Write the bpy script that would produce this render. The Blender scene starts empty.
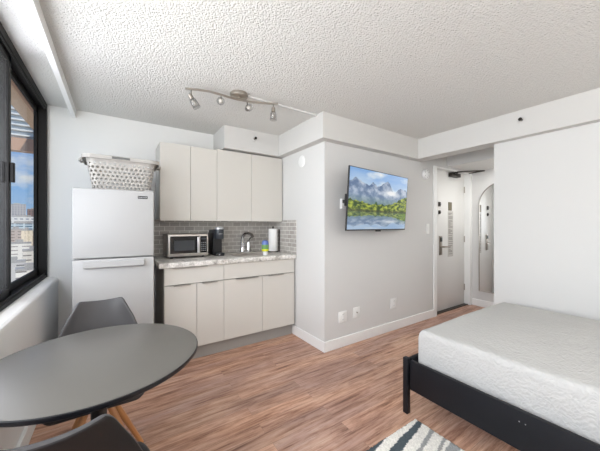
import bpy, bmesh, math, random
from mathutils import Vector, Matrix, noise
random.seed(7)
C = bpy.context.scene.collection
PI = math.pi

# ------------------------------------------------------------------ materials
def new_mat(name):
    m = bpy.data.materials.new(name); m.use_nodes = True
    nt = m.node_tree
    return m, nt, nt.nodes['Principled BSDF']

def srgb(r, g, b):
    f = lambda c: (c/255/12.92) if c/255 <= .04045 else ((c/255+.055)/1.055)**2.4
    return (f(r), f(g), f(b), 1)

def plain(name, col, rough=.5, metal=0, spec=.5, bump=None, coat=0, var=0):
    m, nt, b = new_mat(name)
    b.inputs['Base Color'].default_value = col
    b.inputs['Roughness'].default_value = rough
    b.inputs['Metallic'].default_value = metal
    b.inputs['Specular IOR Level'].default_value = spec
    b.inputs['Coat Weight'].default_value = coat
    N = nt.nodes; L = nt.links
    tc = N.new('ShaderNodeTexCoord')
    if var:
        nz = N.new('ShaderNodeTexNoise'); nz.inputs['Scale'].default_value = 9
        L.new(tc.outputs['Object'], nz.inputs['Vector'])
        mx = N.new('ShaderNodeMix'); mx.data_type = 'RGBA'
        mx.inputs[6].default_value = tuple(c*(1-var) for c in col[:3])+(1,)
        mx.inputs[7].default_value = tuple(min(1, c*(1+var)) for c in col[:3])+(1,)
        L.new(nz.outputs['Fac'], mx.inputs[0]); L.new(mx.outputs[2], b.inputs['Base Color'])
    if bump:
        sc, dist = bump
        nz = N.new('ShaderNodeTexNoise'); nz.inputs['Scale'].default_value = sc; nz.inputs['Detail'].default_value = 4
        L.new(tc.outputs['Object'], nz.inputs['Vector'])
        bp = N.new('ShaderNodeBump'); bp.inputs['Distance'].default_value = dist; bp.inputs['Strength'].default_value = .6
        L.new(nz.outputs['Fac'], bp.inputs['Height']); L.new(bp.outputs['Normal'], b.inputs['Normal'])
    return m

M = {}
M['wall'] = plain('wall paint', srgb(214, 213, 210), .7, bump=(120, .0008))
M['walllit'] = plain('window-lit wall paint', srgb(234, 233, 230), .7, bump=(120, .0008))  # same wall paint made lighter in place of missing window light
M['wallshaded'] = plain('shaded wall paint', srgb(211, 210, 208), .7, bump=(120, .0008))  # wall paint with the camera-facing wall's shade put into the colour
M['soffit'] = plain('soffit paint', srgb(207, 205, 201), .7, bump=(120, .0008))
M['trim'] = plain('white trim paint', srgb(238, 238, 236), .45)
M['cab'] = plain('cabinet laminate', srgb(207, 203, 195), .45)
M['cabside'] = plain('cabinet side laminate', srgb(200, 196, 188), .5)
M['gap'] = plain('dark gap shade', srgb(60, 58, 55), .8)
M['toe'] = plain('grey toe kick', srgb(152, 150, 146), .55)
M['fridge'] = plain('white enamel', srgb(176, 175, 173), .38, bump=(300, .0003))
M['gasket'] = plain('grey gasket', srgb(150, 150, 152), .6)
M['badge'] = plain('dark badge', srgb(38, 38, 40), .3)
M['silver'] = plain('silver lettering', srgb(205, 205, 208), .3, .8)
M['nickel'] = plain('brushed nickel', srgb(168, 160, 150), .35, .9)
M['chrome'] = plain('chrome', srgb(215, 215, 215), .12, 1)
M['bulb'] = plain('unlit frosted bulb', srgb(196, 190, 182), .3)
M['steel'] = plain('stainless steel', srgb(190, 184, 178), .35, .85)
M['pull'] = plain('pull metal', srgb(176, 172, 166), .4, .8)
M['blackglass'] = plain('black glass', srgb(16, 16, 18), .08)
M['blackplastic'] = plain('black plastic', srgb(24, 24, 26), .35)
M['midplastic'] = plain('charcoal plastic', srgb(52, 56, 62), .3)
M['button'] = plain('grey buttons', srgb(120, 122, 124), .4)
M['blackmetal'] = plain('black window metal', srgb(22, 20, 18), .55, spec=.2)
M['blackpaint'] = plain('black pedestal paint', srgb(22, 22, 24), .4)
M['bedwood'] = plain('black stained wood', srgb(19, 20, 25), .5, spec=.3, bump=(60, .0006), var=.2)
M['table'] = plain('charcoal laminate', srgb(92, 89, 84), .36, spec=.6)
M['tableedge'] = plain('black table edge', srgb(20, 21, 26), .4)
M['chair'] = plain('grey moulded plastic', srgb(62, 60, 61), .40)
M['chairback'] = plain('dark brown-black seat back', srgb(27, 23, 22), .55, spec=.3)
M['cushion'] = plain('black seat pad', srgb(26, 27, 36), .55)
M['oak'] = plain('light wood leg', srgb(190, 133, 84), .45, var=.18, bump=(40, .0005))
M['basket'] = plain('pale basket plastic', srgb(178, 173, 166), .5)
M['paper'] = plain('white paper', srgb(244, 243, 240), .85, bump=(90, .001))
M['card'] = plain('brown card', srgb(150, 120, 90), .9)
M['plate'] = plain('white cover plate', srgb(236, 236, 233), .45)
M['slot'] = plain('dark slots', srgb(95, 95, 92), .6)
M['door'] = plain('door paint', srgb(224, 223, 220), .4)
M['bronze'] = plain('dark bronze', srgb(58, 54, 50), .4, .7)
M['mirror'] = plain('mirror glass', (.86, .87, .87, 1), .01, 1)
M['notice'] = plain('grey printed paper', srgb(196, 193, 188), .8)
M['noticetext'] = plain('print', srgb(140, 137, 132), .8)
M['olive'] = plain('olive placard', srgb(112, 104, 84), .6)
M['bluebottle'] = plain('blue plastic', srgb(88, 110, 175), .25)
M['greenlabel'] = plain('green label', srgb(104, 150, 84), .4)
M['yellowlabel'] = plain('yellow label', srgb(222, 222, 24), .4)
M['whiteplastic'] = plain('white plastic', srgb(226, 226, 225), .4)
M['eave'] = plain('tan painted concrete', srgb(226, 186, 150), .8, bump=(20, .004))
M['eavedark'] = plain('brown fascia', srgb(190, 150, 124), .8)
M['concrete'] = plain('exterior concrete', srgb(170, 165, 158), .9)
M['whiteshell'] = plain('mattress ticking', srgb(235, 235, 232), .8)

def noise_node(nt, coord, scale, detail=3, rough=.5):
    n = nt.nodes.new('ShaderNodeTexNoise'); n.inputs['Scale'].default_value = scale
    n.inputs['Detail'].default_value = detail; n.inputs['Roughness'].default_value = rough
    nt.links.new(coord, n.inputs['Vector']); return n

def ramp(nt, fac, stops):
    r = nt.nodes.new('ShaderNodeValToRGB'); e = r.color_ramp.elements
    while len(e) < len(stops): e.new(.5)
    for k, (p, c) in enumerate(stops): e[k].position = p; e[k].color = c
    nt.links.new(fac, r.inputs['Fac']); return r

def mapping(nt, scale=(1, 1, 1), rot=(0, 0, 0), loc=(0, 0, 0)):
    tc = nt.nodes.new('ShaderNodeTexCoord'); mp = nt.nodes.new('ShaderNodeMapping')
    mp.inputs['Scale'].default_value = scale; mp.inputs['Rotation'].default_value = rot; mp.inputs['Location'].default_value = loc
    nt.links.new(tc.outputs['Object'], mp.inputs['Vector']); return mp.outputs['Vector']

def mix(nt, fac, a, b, blend='MIX'):
    mx = nt.nodes.new('ShaderNodeMix'); mx.data_type = 'RGBA'; mx.blend_type = blend
    for i, v in ((0, fac), (6, a), (7, b)):
        if isinstance(v, (int, float, tuple)): mx.inputs[i].default_value = v
        else: nt.links.new(v, mx.inputs[i])
    return mx.outputs[2]

# popcorn ceiling
m, nt, b = new_mat('popcorn ceiling'); M['popcorn'] = m
v = mapping(nt)
b.inputs['Base Color'].default_value = srgb(225, 223, 218); b.inputs['Roughness'].default_value = .9
n1 = noise_node(nt, v, 88, 3, .55)
vo = nt.nodes.new('ShaderNodeTexVoronoi'); vo.inputs['Scale'].default_value = 105; nt.links.new(v, vo.inputs['Vector'])
ma = nt.nodes.new('ShaderNodeMath'); ma.operation = 'SUBTRACT'
nt.links.new(n1.outputs['Fac'], ma.inputs[0])
mb = nt.nodes.new('ShaderNodeMath'); mb.operation = 'MULTIPLY'; mb.inputs[1].default_value = .35
nt.links.new(vo.outputs['Distance'], mb.inputs[0]); nt.links.new(mb.outputs[0], ma.inputs[1])
bp = nt.nodes.new('ShaderNodeBump'); bp.inputs['Strength'].default_value = .85; bp.inputs['Distance'].default_value = .017
nt.links.new(ma.outputs[0], bp.inputs['Height']); nt.links.new(bp.outputs['Normal'], b.inputs['Normal'])

# laminate floor, planks run along X
m, nt, b = new_mat('laminate planks'); M['floor'] = m
v = mapping(nt)
br = nt.nodes.new('ShaderNodeTexBrick')
br.inputs['Scale'].default_value = 1; br.inputs['Brick Width'].default_value = 1.22; br.inputs['Row Height'].default_value = .096
br.inputs['Mortar Size'].default_value = .0007; br.inputs['Color1'].default_value = (0, 0, 0, 1); br.inputs['Color2'].default_value = (1, 1, 1, 1)
br.inputs['Mortar'].default_value = (.5, .5, .5, 1); br.offset = .37; br.inputs['Bias'].default_value = 0
nt.links.new(v, br.inputs['Vector'])
sep = nt.nodes.new('ShaderNodeSeparateColor'); nt.links.new(br.outputs['Color'], sep.inputs[0])
add = nt.nodes.new('ShaderNodeVectorMath'); add.operation = 'MULTIPLY_ADD'
nt.links.new(br.outputs['Color'], add.inputs[0]); add.inputs[1].default_value = (.35, .05, .4); nt.links.new(v, add.inputs[2])
def stretched(sx_, sy_, scale, det, rough, dist=0):
    q = nt.nodes.new('ShaderNodeMapping'); q.inputs['Scale'].default_value = (sx_, sy_, 1); nt.links.new(add.outputs[0], q.inputs['Vector'])
    n = noise_node(nt, q.outputs[0], scale, det, rough); n.inputs['Distortion'].default_value = dist; return n
g1 = stretched(1.6, 19, 1.6, 8, .7, .35)
g2 = stretched(3, 70, 2, 4, .6)
g3 = stretched(.8, 3.2, 1.3, 3, .5)
g4 = stretched(6, 34, 2, 5, .65, .2)
wood = ramp(nt, g1.outputs['Fac'], [(.29, srgb(98, 70, 58)), (.40, srgb(170, 132, 111)), (.52, srgb(211, 178, 157)), (.66, srgb(230, 205, 187)), (.85, srgb(210, 190, 181))])
tint = ramp(nt, sep.outputs[0], [(0, srgb(222, 214, 212)), (.35, srgb(255, 242, 234)), (.7, srgb(240, 228, 222)), (1, srgb(255, 250, 246))])
c1 = mix(nt, .8, wood.outputs[0], tint.outputs[0], 'MULTIPLY')
cool = ramp(nt, g3.outputs['Fac'], [(.38, srgb(214, 208, 216)), (.58, srgb(255, 246, 238))])
c1 = mix(nt, .8, c1, cool.outputs[0], 'MULTIPLY')
fine = ramp(nt, g2.outputs['Fac'], [(.3, (.74, .72, .71, 1)), (.6, (1.0, 1.0, 1.0, 1))])
c2 = mix(nt, .7, c1, fine.outputs[0], 'MULTIPLY')
blot = ramp(nt, g4.outputs['Fac'], [(.30, (.62, .56, .53, 1)), (.46, (1, 1, 1, 1))])
c2 = mix(nt, .65, c2, blot.outputs[0], 'MULTIPLY')
c3 = mix(nt, br.outputs['Fac'], c2, srgb(134, 102, 88))
nt.links.new(c3, b.inputs['Base Color'])
rr = ramp(nt, g2.outputs['Fac'], [(.3, (.5, .5, .5, 1)), (.7, (.36, .36, .36, 1))]); nt.links.new(rr.outputs[0], b.inputs['Roughness'])

# glass subway tile; object coords: tile pattern in (x+y, z)
m, nt, b = new_mat('grey glass subway tile'); M['tile'] = m
tc = nt.nodes.new('ShaderNodeTexCoord'); sx = nt.nodes.new('ShaderNodeSeparateXYZ'); nt.links.new(tc.outputs['Object'], sx.inputs[0])
sm = nt.nodes.new('ShaderNodeMath'); sm.operation = 'SUBTRACT'; nt.links.new(sx.outputs[0], sm.inputs[0]); nt.links.new(sx.outputs[1], sm.inputs[1])
cb = nt.nodes.new('ShaderNodeCombineXYZ'); nt.links.new(sm.outputs[0], cb.inputs[0]); nt.links.new(sx.outputs[2], cb.inputs[1])
br = nt.nodes.new('ShaderNodeTexBrick'); br.inputs['Scale'].default_value = 1; br.inputs['Brick Width'].default_value = .104
br.inputs['Row Height'].default_value = .0488; br.inputs['Mortar Size'].default_value = .0032; br.inputs['Mortar Smooth'].default_value = .2
br.inputs['Color1'].default_value = srgb(172, 166, 159); br.inputs['Color2'].default_value = srgb(192, 187, 180); br.inputs['Mortar'].default_value = srgb(230, 227, 221)
nt.links.new(cb.outputs[0], br.inputs['Vector']); nt.links.new(br.outputs['Color'], b.inputs['Base Color'])
b.inputs['Roughness'].default_value = .16
bp = nt.nodes.new('ShaderNodeBump'); bp.inputs['Distance'].default_value = .002; bp.invert = True; bp.inputs['Strength'].default_value = .5
nt.links.new(br.outputs['Fac'], bp.inputs['Height']); nt.links.new(bp.outputs['Normal'], b.inputs['Normal'])

# stone-look counter
m, nt, b = new_mat('mottled granite'); M['granite'] = m
v = mapping(nt)
n1 = noise_node(nt, v, 14, 6, .7); n2 = noise_node(nt, v, 60, 3, .6)
r1 = ramp(nt, n1.outputs['Fac'], [(.3, srgb(132, 126, 120)), (.44, srgb(200, 196, 189)), (.58, srgb(236, 233, 227)), (.8, srgb(208, 200, 188))])
r2 = ramp(nt, n2.outputs['Fac'], [(.33, (.55, .54, .53, 1)), (.5, (1, 1, 1, 1))])
nt.links.new(mix(nt, .6, r1.outputs[0], r2.outputs[0], 'MULTIPLY'), b.inputs['Base Color']); b.inputs['Roughness'].default_value = .28

# quilt
m, nt, b = new_mat('white matelasse quilt'); M['quilt'] = m
v = mapping(nt)
b.inputs['Base Color'].default_value = srgb(190, 189, 186); b.inputs['Roughness'].default_value = .9; b.inputs['Specular IOR Level'].default_value = .2
vo = nt.nodes.new('ShaderNodeTexVoronoi'); vo.inputs['Scale'].default_value = 55; vo.inputs['Randomness'].default_value = 1
n0 = noise_node(nt, v, 12, 3, .6)
vv = nt.nodes.new('ShaderNodeVectorMath'); vv.operation = 'MULTIPLY_ADD'; nt.links.new(n0.outputs['Color'], vv.inputs[0]); vv.inputs[1].default_value = (.09, .09, .09); nt.links.new(v, vv.inputs[2])
nt.links.new(vv.outputs[0], vo.inputs['Vector'])
bp = nt.nodes.new('ShaderNodeBump'); bp.inputs['Distance'].default_value = .007; bp.inputs['Strength'].default_value = .55
nt.links.new(vo.outputs['Distance'], bp.inputs['Height'])
n3 = noise_node(nt, v, 7, 3, .6)
bp2 = nt.nodes.new('ShaderNodeBump'); bp2.inputs['Distance'].default_value = .02; bp2.inputs['Strength'].default_value = .35
nt.links.new(n3.outputs['Fac'], bp2.inputs['Height']); nt.links.new(bp.outputs['Normal'], bp2.inputs['Normal']); nt.links.new(bp2.outputs['Normal'], b.inputs['Normal'])

def attr_mat(name, emit=0, rough=.9):
    m, nt, b = new_mat(name)
    a = nt.nodes.new('ShaderNodeVertexColor'); a.layer_name = 'Col'
    if emit:
        b.inputs['Base Color'].default_value = (.01, .01, .01, 1); b.inputs['Roughness'].default_value = .25
        nt.links.new(a.outputs['Color'], b.inputs['Emission Color']); b.inputs['Emission Strength'].default_value = emit
    else:
        nt.links.new(a.outputs['Color'], b.inputs['Base Color']); b.inputs['Roughness'].default_value = rough
    return m
M['screen'] = attr_mat('lit screen picture', 1.0)
M['rug'] = attr_mat('rug pile', 0, 1.0)

def glass(name, tint, gloss=.06):
    m = bpy.data.materials.new(name); m.use_nodes = True; nt = m.node_tree; nt.nodes.clear()
    o = nt.nodes.new('ShaderNodeOutputMaterial'); t = nt.nodes.new('ShaderNodeBsdfTransparent'); g = nt.nodes.new('ShaderNodeBsdfGlossy')
    t.inputs['Color'].default_value = tint; g.inputs['Roughness'].default_value = .02
    lw = nt.nodes.new('ShaderNodeLayerWeight'); lw.inputs['Blend'].default_value = .3
    f = nt.nodes.new('ShaderNodeMath'); f.operation = 'MULTIPLY_ADD'; f.inputs[1].default_value = .10; f.inputs[2].default_value = .02
    nt.links.new(lw.outputs['Facing'], f.inputs[0])
    mx = nt.nodes.new('ShaderNodeMixShader'); nt.links.new(f.outputs[0], mx.inputs[0]); nt.links.new(t.outputs[0], mx.inputs[1]); nt.links.new(g.outputs[0], mx.inputs[2])
    nt.links.new(mx.outputs[0], o.inputs['Surface']); return m
M['glass'] = glass('clear window glass', (.94, .96, .97, 1))
M['tintglass'] = glass('tinted window glass', (.88, .90, .94, 1))
M['clearglass'] = glass('clear lamp glass', (.86, .86, .86, 1))

def facade(name, wall, win, bw, rh, mortar):
    m, nt, b = new_mat(name)
    tc = nt.nodes.new('ShaderNodeTexCoord'); sx = nt.nodes.new('ShaderNodeSeparateXYZ'); nt.links.new(tc.outputs['Object'], sx.inputs[0])
    sm = nt.nodes.new('ShaderNodeMath'); sm.operation = 'ADD'; nt.links.new(sx.outputs[0], sm.inputs[0]); nt.links.new(sx.outputs[1], sm.inputs[1])
    cb = nt.nodes.new('ShaderNodeCombineXYZ'); nt.links.new(sm.outputs[0], cb.inputs[0]); nt.links.new(sx.outputs[2], cb.inputs[1])
    br = nt.nodes.new('ShaderNodeTexBrick'); br.offset = 0
    br.inputs['Scale'].default_value = 1; br.inputs['Brick Width'].default_value = bw; br.inputs['Row Height'].default_value = rh
    br.inputs['Mortar Size'].default_value = mortar; br.inputs['Mortar Smooth'].default_value = 0
    br.inputs['Color1'].default_value = win; br.inputs['Color2'].default_value = tuple(c*.75 for c in win[:3])+(1,); br.inputs['Mortar'].default_value = wall
    nt.links.new(cb.outputs[0], br.inputs['Vector']); nt.links.new(br.outputs['Color'], b.inputs['Base Color']); b.inputs['Roughness'].default_value = .8
    return m

# ------------------------------------------------------------------ mesh helpers
class MB:
    """collects shapes given in world coordinates (or local ones) into one mesh"""
    def __init__(s): s.bm = bmesh.new()
    def box(s, x0, x1, y0, y1, z0, z1, bev=0, seg=2, xf=None):
        r = bmesh.ops.create_cube(s.bm, size=1); vs = r['verts']
        for v in vs:
            v.co = Vector(((x0+x1)/2+v.co.x*(x1-x0), (y0+y1)/2+v.co.y*(y1-y0), (z0+z1)/2+v.co.z*(z1-z0)))
        if bev:
            es = list({e for v in vs for e in v.link_edges})
            rb = bmesh.ops.bevel(s.bm, geom=es, offset=bev, segments=seg, affect='EDGES', profile=.5)
            vs = list({v for f in rb['faces'] for v in f.verts} | {v for v in vs if v.is_valid})
        if xf is not None:
            for v in vs: v.co = xf @ v.co
        return s
    def rings(s, rings, close=True, cap=True):
        L = [[s.bm.verts.new(p) for p in r] for r in rings]; n = len(L[0])
        for a, b in zip(L, L[1:]):
            for i in range(n if close else n-1):
                j = (i+1) % n
                s.bm.faces.new((a[i], a[j], b[j], b[i]))
        if cap and close:
            s.bm.faces.new(list(reversed(L[0]))); s.bm.faces.new(L[-1])
        return s
    def tube(s, pts, rad, n=12):
        pts = [Vector(p) for p in pts]; R = []
        if not isinstance(rad, (list, tuple)): rad = [rad]*len(pts)
        up = Vector((.13, .29, .95))
        for i, p in enumerate(pts):
            d = (pts[min(i+1, len(pts)-1)]-pts[max(i-1, 0)]).normalized()
            a = d.cross(up)
            if a.length < .05: a = d.cross(Vector((1, .1, 0)))
            a.normalize(); c = d.cross(a).normalized(); up = -up if False else up
            R.append([p+a*math.cos(2*PI*k/n)*rad[i]+c*math.sin(2*PI*k/n)*rad[i] for k in range(n)])
        return s.rings(R)
    def lathe(s, cx, cy, prof, n=32, ax=None, o=None):
        """profile of (radius, z); optional matrix o turns it"""
        R = [[Vector((cx+r*math.cos(2*PI*k/n), cy+r*math.sin(2*PI*k/n), z)) for k in range(n)] for r, z in prof]
        if o is not None: R = [[o @ p for p in r] for r in R]
        return s.rings(R)
    def prism(s, poly, a0, a1, axis='x'):
        f = {'x': lambda p, a: (a, p[0], p[1]), 'y': lambda p, a: (p[0], a, p[1]), 'z': lambda p, a: (p[0], p[1], a)}[axis]
        return s.rings([[Vector(f(p, a)) for p in poly] for a in (a0, a1)])
    def build(s, name, mat, parent=None, smooth=False, local=False, origin=None, ang=35):
        bmesh.ops.recalc_face_normals(s.bm, faces=s.bm.faces)
        if parent is not None and not local:
            inv = wmat(parent).inverted(); bmesh.ops.transform(s.bm, matrix=inv, verts=s.bm.verts)
        if origin is not None: bmesh.ops.translate(s.bm, vec=-Vector(origin), verts=s.bm.verts)
        me = bpy.data.meshes.new(name); s.bm.to_mesh(me); s.bm.free()
        if smooth:
            for p in me.polygons: p.use_smooth = True
        if smooth == 'auto':
            me.set_sharp_from_angle(angle=math.radians(ang))
        me.materials.append(mat if not isinstance(mat, str) else M[mat])
        o = bpy.data.objects.new(name, me); C.objects.link(o)
        if parent is not None: o.parent = parent
        if origin is not None: o.location = origin
        return o

def wmat(o):
    m = o.matrix_basis.copy()
    while o.parent: o = o.parent; m = o.matrix_basis @ m
    return m
def tag(o, label, cat, group=None):
    o['label'] = label; o['category'] = cat
    if group: o['group'] = group
    return o
def thing(name, label, cat, loc, rot=(0, 0, 0), group=None):
    o = bpy.data.objects.new(name, None); C.objects.link(o); o.empty_display_size = .1
    o.location = loc; o.rotation_euler = rot
    return tag(o, label, cat, group)
def struct(o): o['kind'] = 'structure'; return o
def S(name, mat, *boxes):
    b = MB()
    for x in boxes: b.box(*x)
    return struct(b.build(name, mat))
def copy_tree(o, parent=None):
    c = o.copy(); C.objects.link(c)
    if parent is not None: c.parent = parent
    for ch in [x for x in bpy.data.objects if x.parent == o]: copy_tree(ch, c)
    return c
def box(name, mat, parent, *a, bev=0, smooth=False, local=False):
    return MB().box(*a, bev=bev).build(name, mat, parent, smooth='auto' if bev else smooth, local=local)

# ------------------------------------------------------------------ the room
ZC = 2.38; ZS = 2.13
KX, KY = 1.752, 2.178          # outer corner of the boxed-out block (wall faces)
S('floor', 'floor', (-.60, 5.0, -2.75, 3.5, -.12, 0))
S('ceiling', 'popcorn', (-.60, 5.0, -2.75, 3.5, ZC, ZC+.14))
S('wall_back', 'walllit', (-.60, KX+.1, 3.37, 3.5, 0, ZC))
S('wall_niche', 'wall', (KX, KX+.1, KY+.1, 3.37, 0, ZC))
S('wall_center', 'wallshaded', (KX, 3.70, KY, KY+.1, 0, ZC), (3.70, 4.80, KY, KY+.1, 2.118, ZC))
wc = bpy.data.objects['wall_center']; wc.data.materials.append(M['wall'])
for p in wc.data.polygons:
    if p.normal.x < -.9 and p.center.x < KX+.01: p.material_index = 1      # the return into the niche keeps the unshaded niche paint
S('wall_hall_end', 'wallshaded', (4.80, 4.92, 1.16, 2.40, 0, ZC))
S('wall_right', 'wall', (3.30, 3.42, -2.6, 1.277, 0, ZC), (3.42, 4.80, 1.16, 1.277, 0, ZC))
S('wall_front', 'wall', (-.60, 3.42, -2.75, -2.6, 0, ZC))
S('wall_door_backing', 'wallshaded', (3.70, 4.80, 2.33, 2.42, 0, ZC))
# low wall and sloping sill under the windows
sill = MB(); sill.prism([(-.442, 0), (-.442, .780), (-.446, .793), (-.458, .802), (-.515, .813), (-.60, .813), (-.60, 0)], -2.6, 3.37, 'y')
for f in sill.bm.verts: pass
o = sill.build('wall_left', 'walllit'); struct(o)
S('wall_left_end', 'wall', (-.60, -.515, -2.6, -2.45, .813, ZC))

# soffits and beams
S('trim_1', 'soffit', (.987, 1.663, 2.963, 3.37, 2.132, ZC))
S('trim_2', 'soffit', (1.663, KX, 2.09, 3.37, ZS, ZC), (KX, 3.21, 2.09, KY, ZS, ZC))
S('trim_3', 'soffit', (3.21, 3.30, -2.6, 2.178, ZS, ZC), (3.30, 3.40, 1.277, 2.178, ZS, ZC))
S('trim_4', 'wallshaded', (4.06, 4.80, 1.277, KY, 2.147, ZC))
S('trim_5', 'trim', (-.345, -.313, -2.6, 3.37, 2.302, ZC))

def baseboard(name, x0, x1, y0, y1):
    b = MB().box(x0, x1, y0, y1, 0, .106, bev=.003, seg=1)
    return struct(b.build(name, 'trim'))
baseboard('baseboard_niche', KX-.012, KX, KY-.012, 2.772)
baseboard('baseboard_center', KX, 3.70, KY-.012, KY)
baseboard('baseboard_hall', 4.788, 4.80, 1.277, 2.17)
baseboard('baseboard_left', -.442, -.422, -2.6, 3.37)
baseboard('baseboard_back', -.422, .30, 3.358, 3.37)
baseboard('baseboard_right', 3.288, 3.30, -2.6, 1.277)
# door casing
S('trim_6', 'trim', (3.70, 3.772, KY-.014, KY+.1, 0, 2.118), (4.735, 4.80, KY-.01, KY+.1, 0, 2.118), (3.772, 4.735, KY-.01, KY+.085, 2.10, 2.118))
# backsplash tile, wraps on to the niche side wall
S('trim_7', 'tile', (.24, KX-.008, 3.362, 3.37, .92, 1.345), (KX-.008, KX, 2.70, 3.37, .92, 1.345))
# cable channel on the ceiling
S('trim_8', 'wall', (.86, 1.663, 2.182, 2.206, ZC-.012, ZC))

# ------------------------------------------------------------------ windows
def window(n, y0, y1, ysplit, tint_first=True):
    w = bpy.data.objects.new('window_%d' % n, None); C.objects.link(w); w.location = (-.515, y0, .813); struct(w)
    f = MB()
    f.box(-.60, -.515, y0, y0+.045, .813, ZC, .003); f.box(-.60, -.515, y1-.05, y1, .813, ZC, .003)
    f.box(-.60, -.515, y0, y1, .813, .842, .003); f.box(-.60, -.515, y0, y1, 2.325, ZC, .003)
    f.box(-.530, -.522, y0, y1, .842, .856)
    f.box(-.530, -.522, y0, y1, 2.305, 2.325)
    f.build('window_frame', 'blackmetal', w)
    # inner sash (near side) and outer sash (far side)
    for nm, x, a, b, glassmat in (('near', -.545, y0+.045, ysplit, 'tintglass' if tint_first else 'glass'), ('far', -.581, ysplit+.031, y1-.05, 'glass')):
        s = MB(); d = .017; z0, z1 = .846, 2.322
        s.box(x-d/2, x+d/2, a, a+.043, z0, z1, .002); s.box(x-d/2, x+d/2, b-(.043 if nm == 'near' else .03), b, z0, z1, .002)
        s.box(x-d/2, x+d/2, a, b, z0, z0+.05, .002); s.box(x-d/2, x+d/2, a, b, z1-.045, z1, .002)
        if nm == 'far': s.box(x-d/2, -.554, ysplit-.012, a+.012, z0, z1)       # weather strip between the two sashes
        so = s.build('sash', 'blackmetal', w)
        MB().box(x-.003, x+.003, a+.04, b-.02, z0+.04, z1-.035).build('pane', glassmat, so)
        if nm == 'near':
            h = MB(); h.box(x+d/2, x+d/2+.02, b-.036, b-.004, 1.545, 1.665, .004); h.box(x-d/2-.018, x-d/2, b-.040, b-.006, 1.545, 1.665, .004)
            h.build('window_latch', 'blackmetal', so)
    return w
window(1, 1.56, 3.365, 2.409)
window(2, -.44, 1.56, .58)
window(3, -2.45, -.44, -1.4)

# ------------------------------------------------------------------ entrance door
d = bpy.data.objects.new('door_1', None); C.objects.link(d); d.location = (3.8, 2.26, 0); struct(d)
DY = 2.26
box('door_slab', 'door', d, 3.80, 4.735, DY, DY+.045, .008, 2.10, bev=.002)
box('threshold', 'bronze', d, 3.772, 4.735, DY-.06, DY+.06, 0, .012)
h = MB().box(3.985, 4.065, DY-.012, DY, .84, 1.125, .005).build('lever_plate', 'nickel', d, 'auto')
MB().tube([(4.03, DY-.012, .965), (4.03, DY-.06, .965), (4.06, DY-.068, .965), (4.19, DY-.066, .962)], [.012, .012, .011, .009]).build('lever', 'nickel', h, 'auto')
MB().box(4.0, 4.05, DY-.022, DY-.012, 1.04, 1.105, .004).build('card_reader', 'blackplastic', h, 'auto')
for z, s in ((1.596, .034), (1.477, .028)):
    q = MB().box(4.0-s, 4.0+s*.6, DY-.014, DY, z-s, z+s, .004).build('privacy_latch', 'bronze', d, 'auto')
    MB().box(4.0-s*.6, 4.0+s*.2, DY-.026, DY-.014, z-.008, z+.008, .002).build('thumb_turn', 'bronze', q, 'auto')
for z in (.28, 1.06, 1.86):
    MB().lathe(4.728, DY-.008, [(.0075, z-.05), (.0075, z+.05)], 10).build('hinge', 'nickel', d, 'auto')
cl = MB().box(4.25, 4.50, DY-.065, DY, 2.03, 2.088, .006).build('closer_body', 'bronze', d, 'auto')
MB().box(4.30, 4.36, DY-.09, DY-.065, 2.075, 2.10, .003).tube([(4.33, DY-.08, 2.098), (4.50, 2.03, 2.105), (4.66, 1.93, 2.112)], [.011, .010, .010], 8).tube([(4.66, 1.93, 2.112), (4.70, 2.17, 2.112)], .009, 8).build('closer_arm', 'bronze', cl, 'auto')

# notices on the door
p = tag(MB().box(4.245, 4.345, DY-.006, DY, 1.51, 1.64, .001).build('door_placard', 'olive', origin=(4.295, DY, 1.575)), 'small olive square placard on entrance door above paper notice', 'sign')
p = thing('door_notice', 'tall pale paper notice with grey print on entrance door below placard', 'notice', (4.30, DY, .80))
box('sheet', 'notice', p, 4.235, 4.385, DY-.003, DY, .80, 1.50)
t = MB(); z = 1.47
while z > .84:
    L = random.choice((.12, .11, .10, .06)); t.box(4.25, 4.25+L, DY-.0045, DY-.003, z-.009, z); z -= random.choice((.017, .017, .03))
t.build('print_lines', 'noticetext', p)

# arched mirror on the hall end wall
mr = thing('arched_mirror', 'tall arched wall mirror with thin dark frame at hall end', 'mirror', (4.80, 1.708, .245))
def arch(R, y, z0, zc, n=28):
    return [(y-R, z0), (y+R, z0)] + [(y+R*math.cos(PI*k/n), zc+R*math.sin(PI*k/n)) for k in range(n+1)]
fo, fi = arch(.35, 1.708, .245, 1.60), arch(.344, 1.708, .251, 1.60)
b = MB()
for xa in (4.775, 4.80): pass
R = [[Vector((x, y, z)) for y, z in pl] for x, pl in ((4.80, fo), (4.772, fo), (4.772, fi), (4.785, fi))]
b.rings(R, cap=False); b.build('frame', 'nickel', mr)
MB().prism(fi, 4.783, 4.799, 'x').build('mirror_glass', 'mirror', mr)

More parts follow.
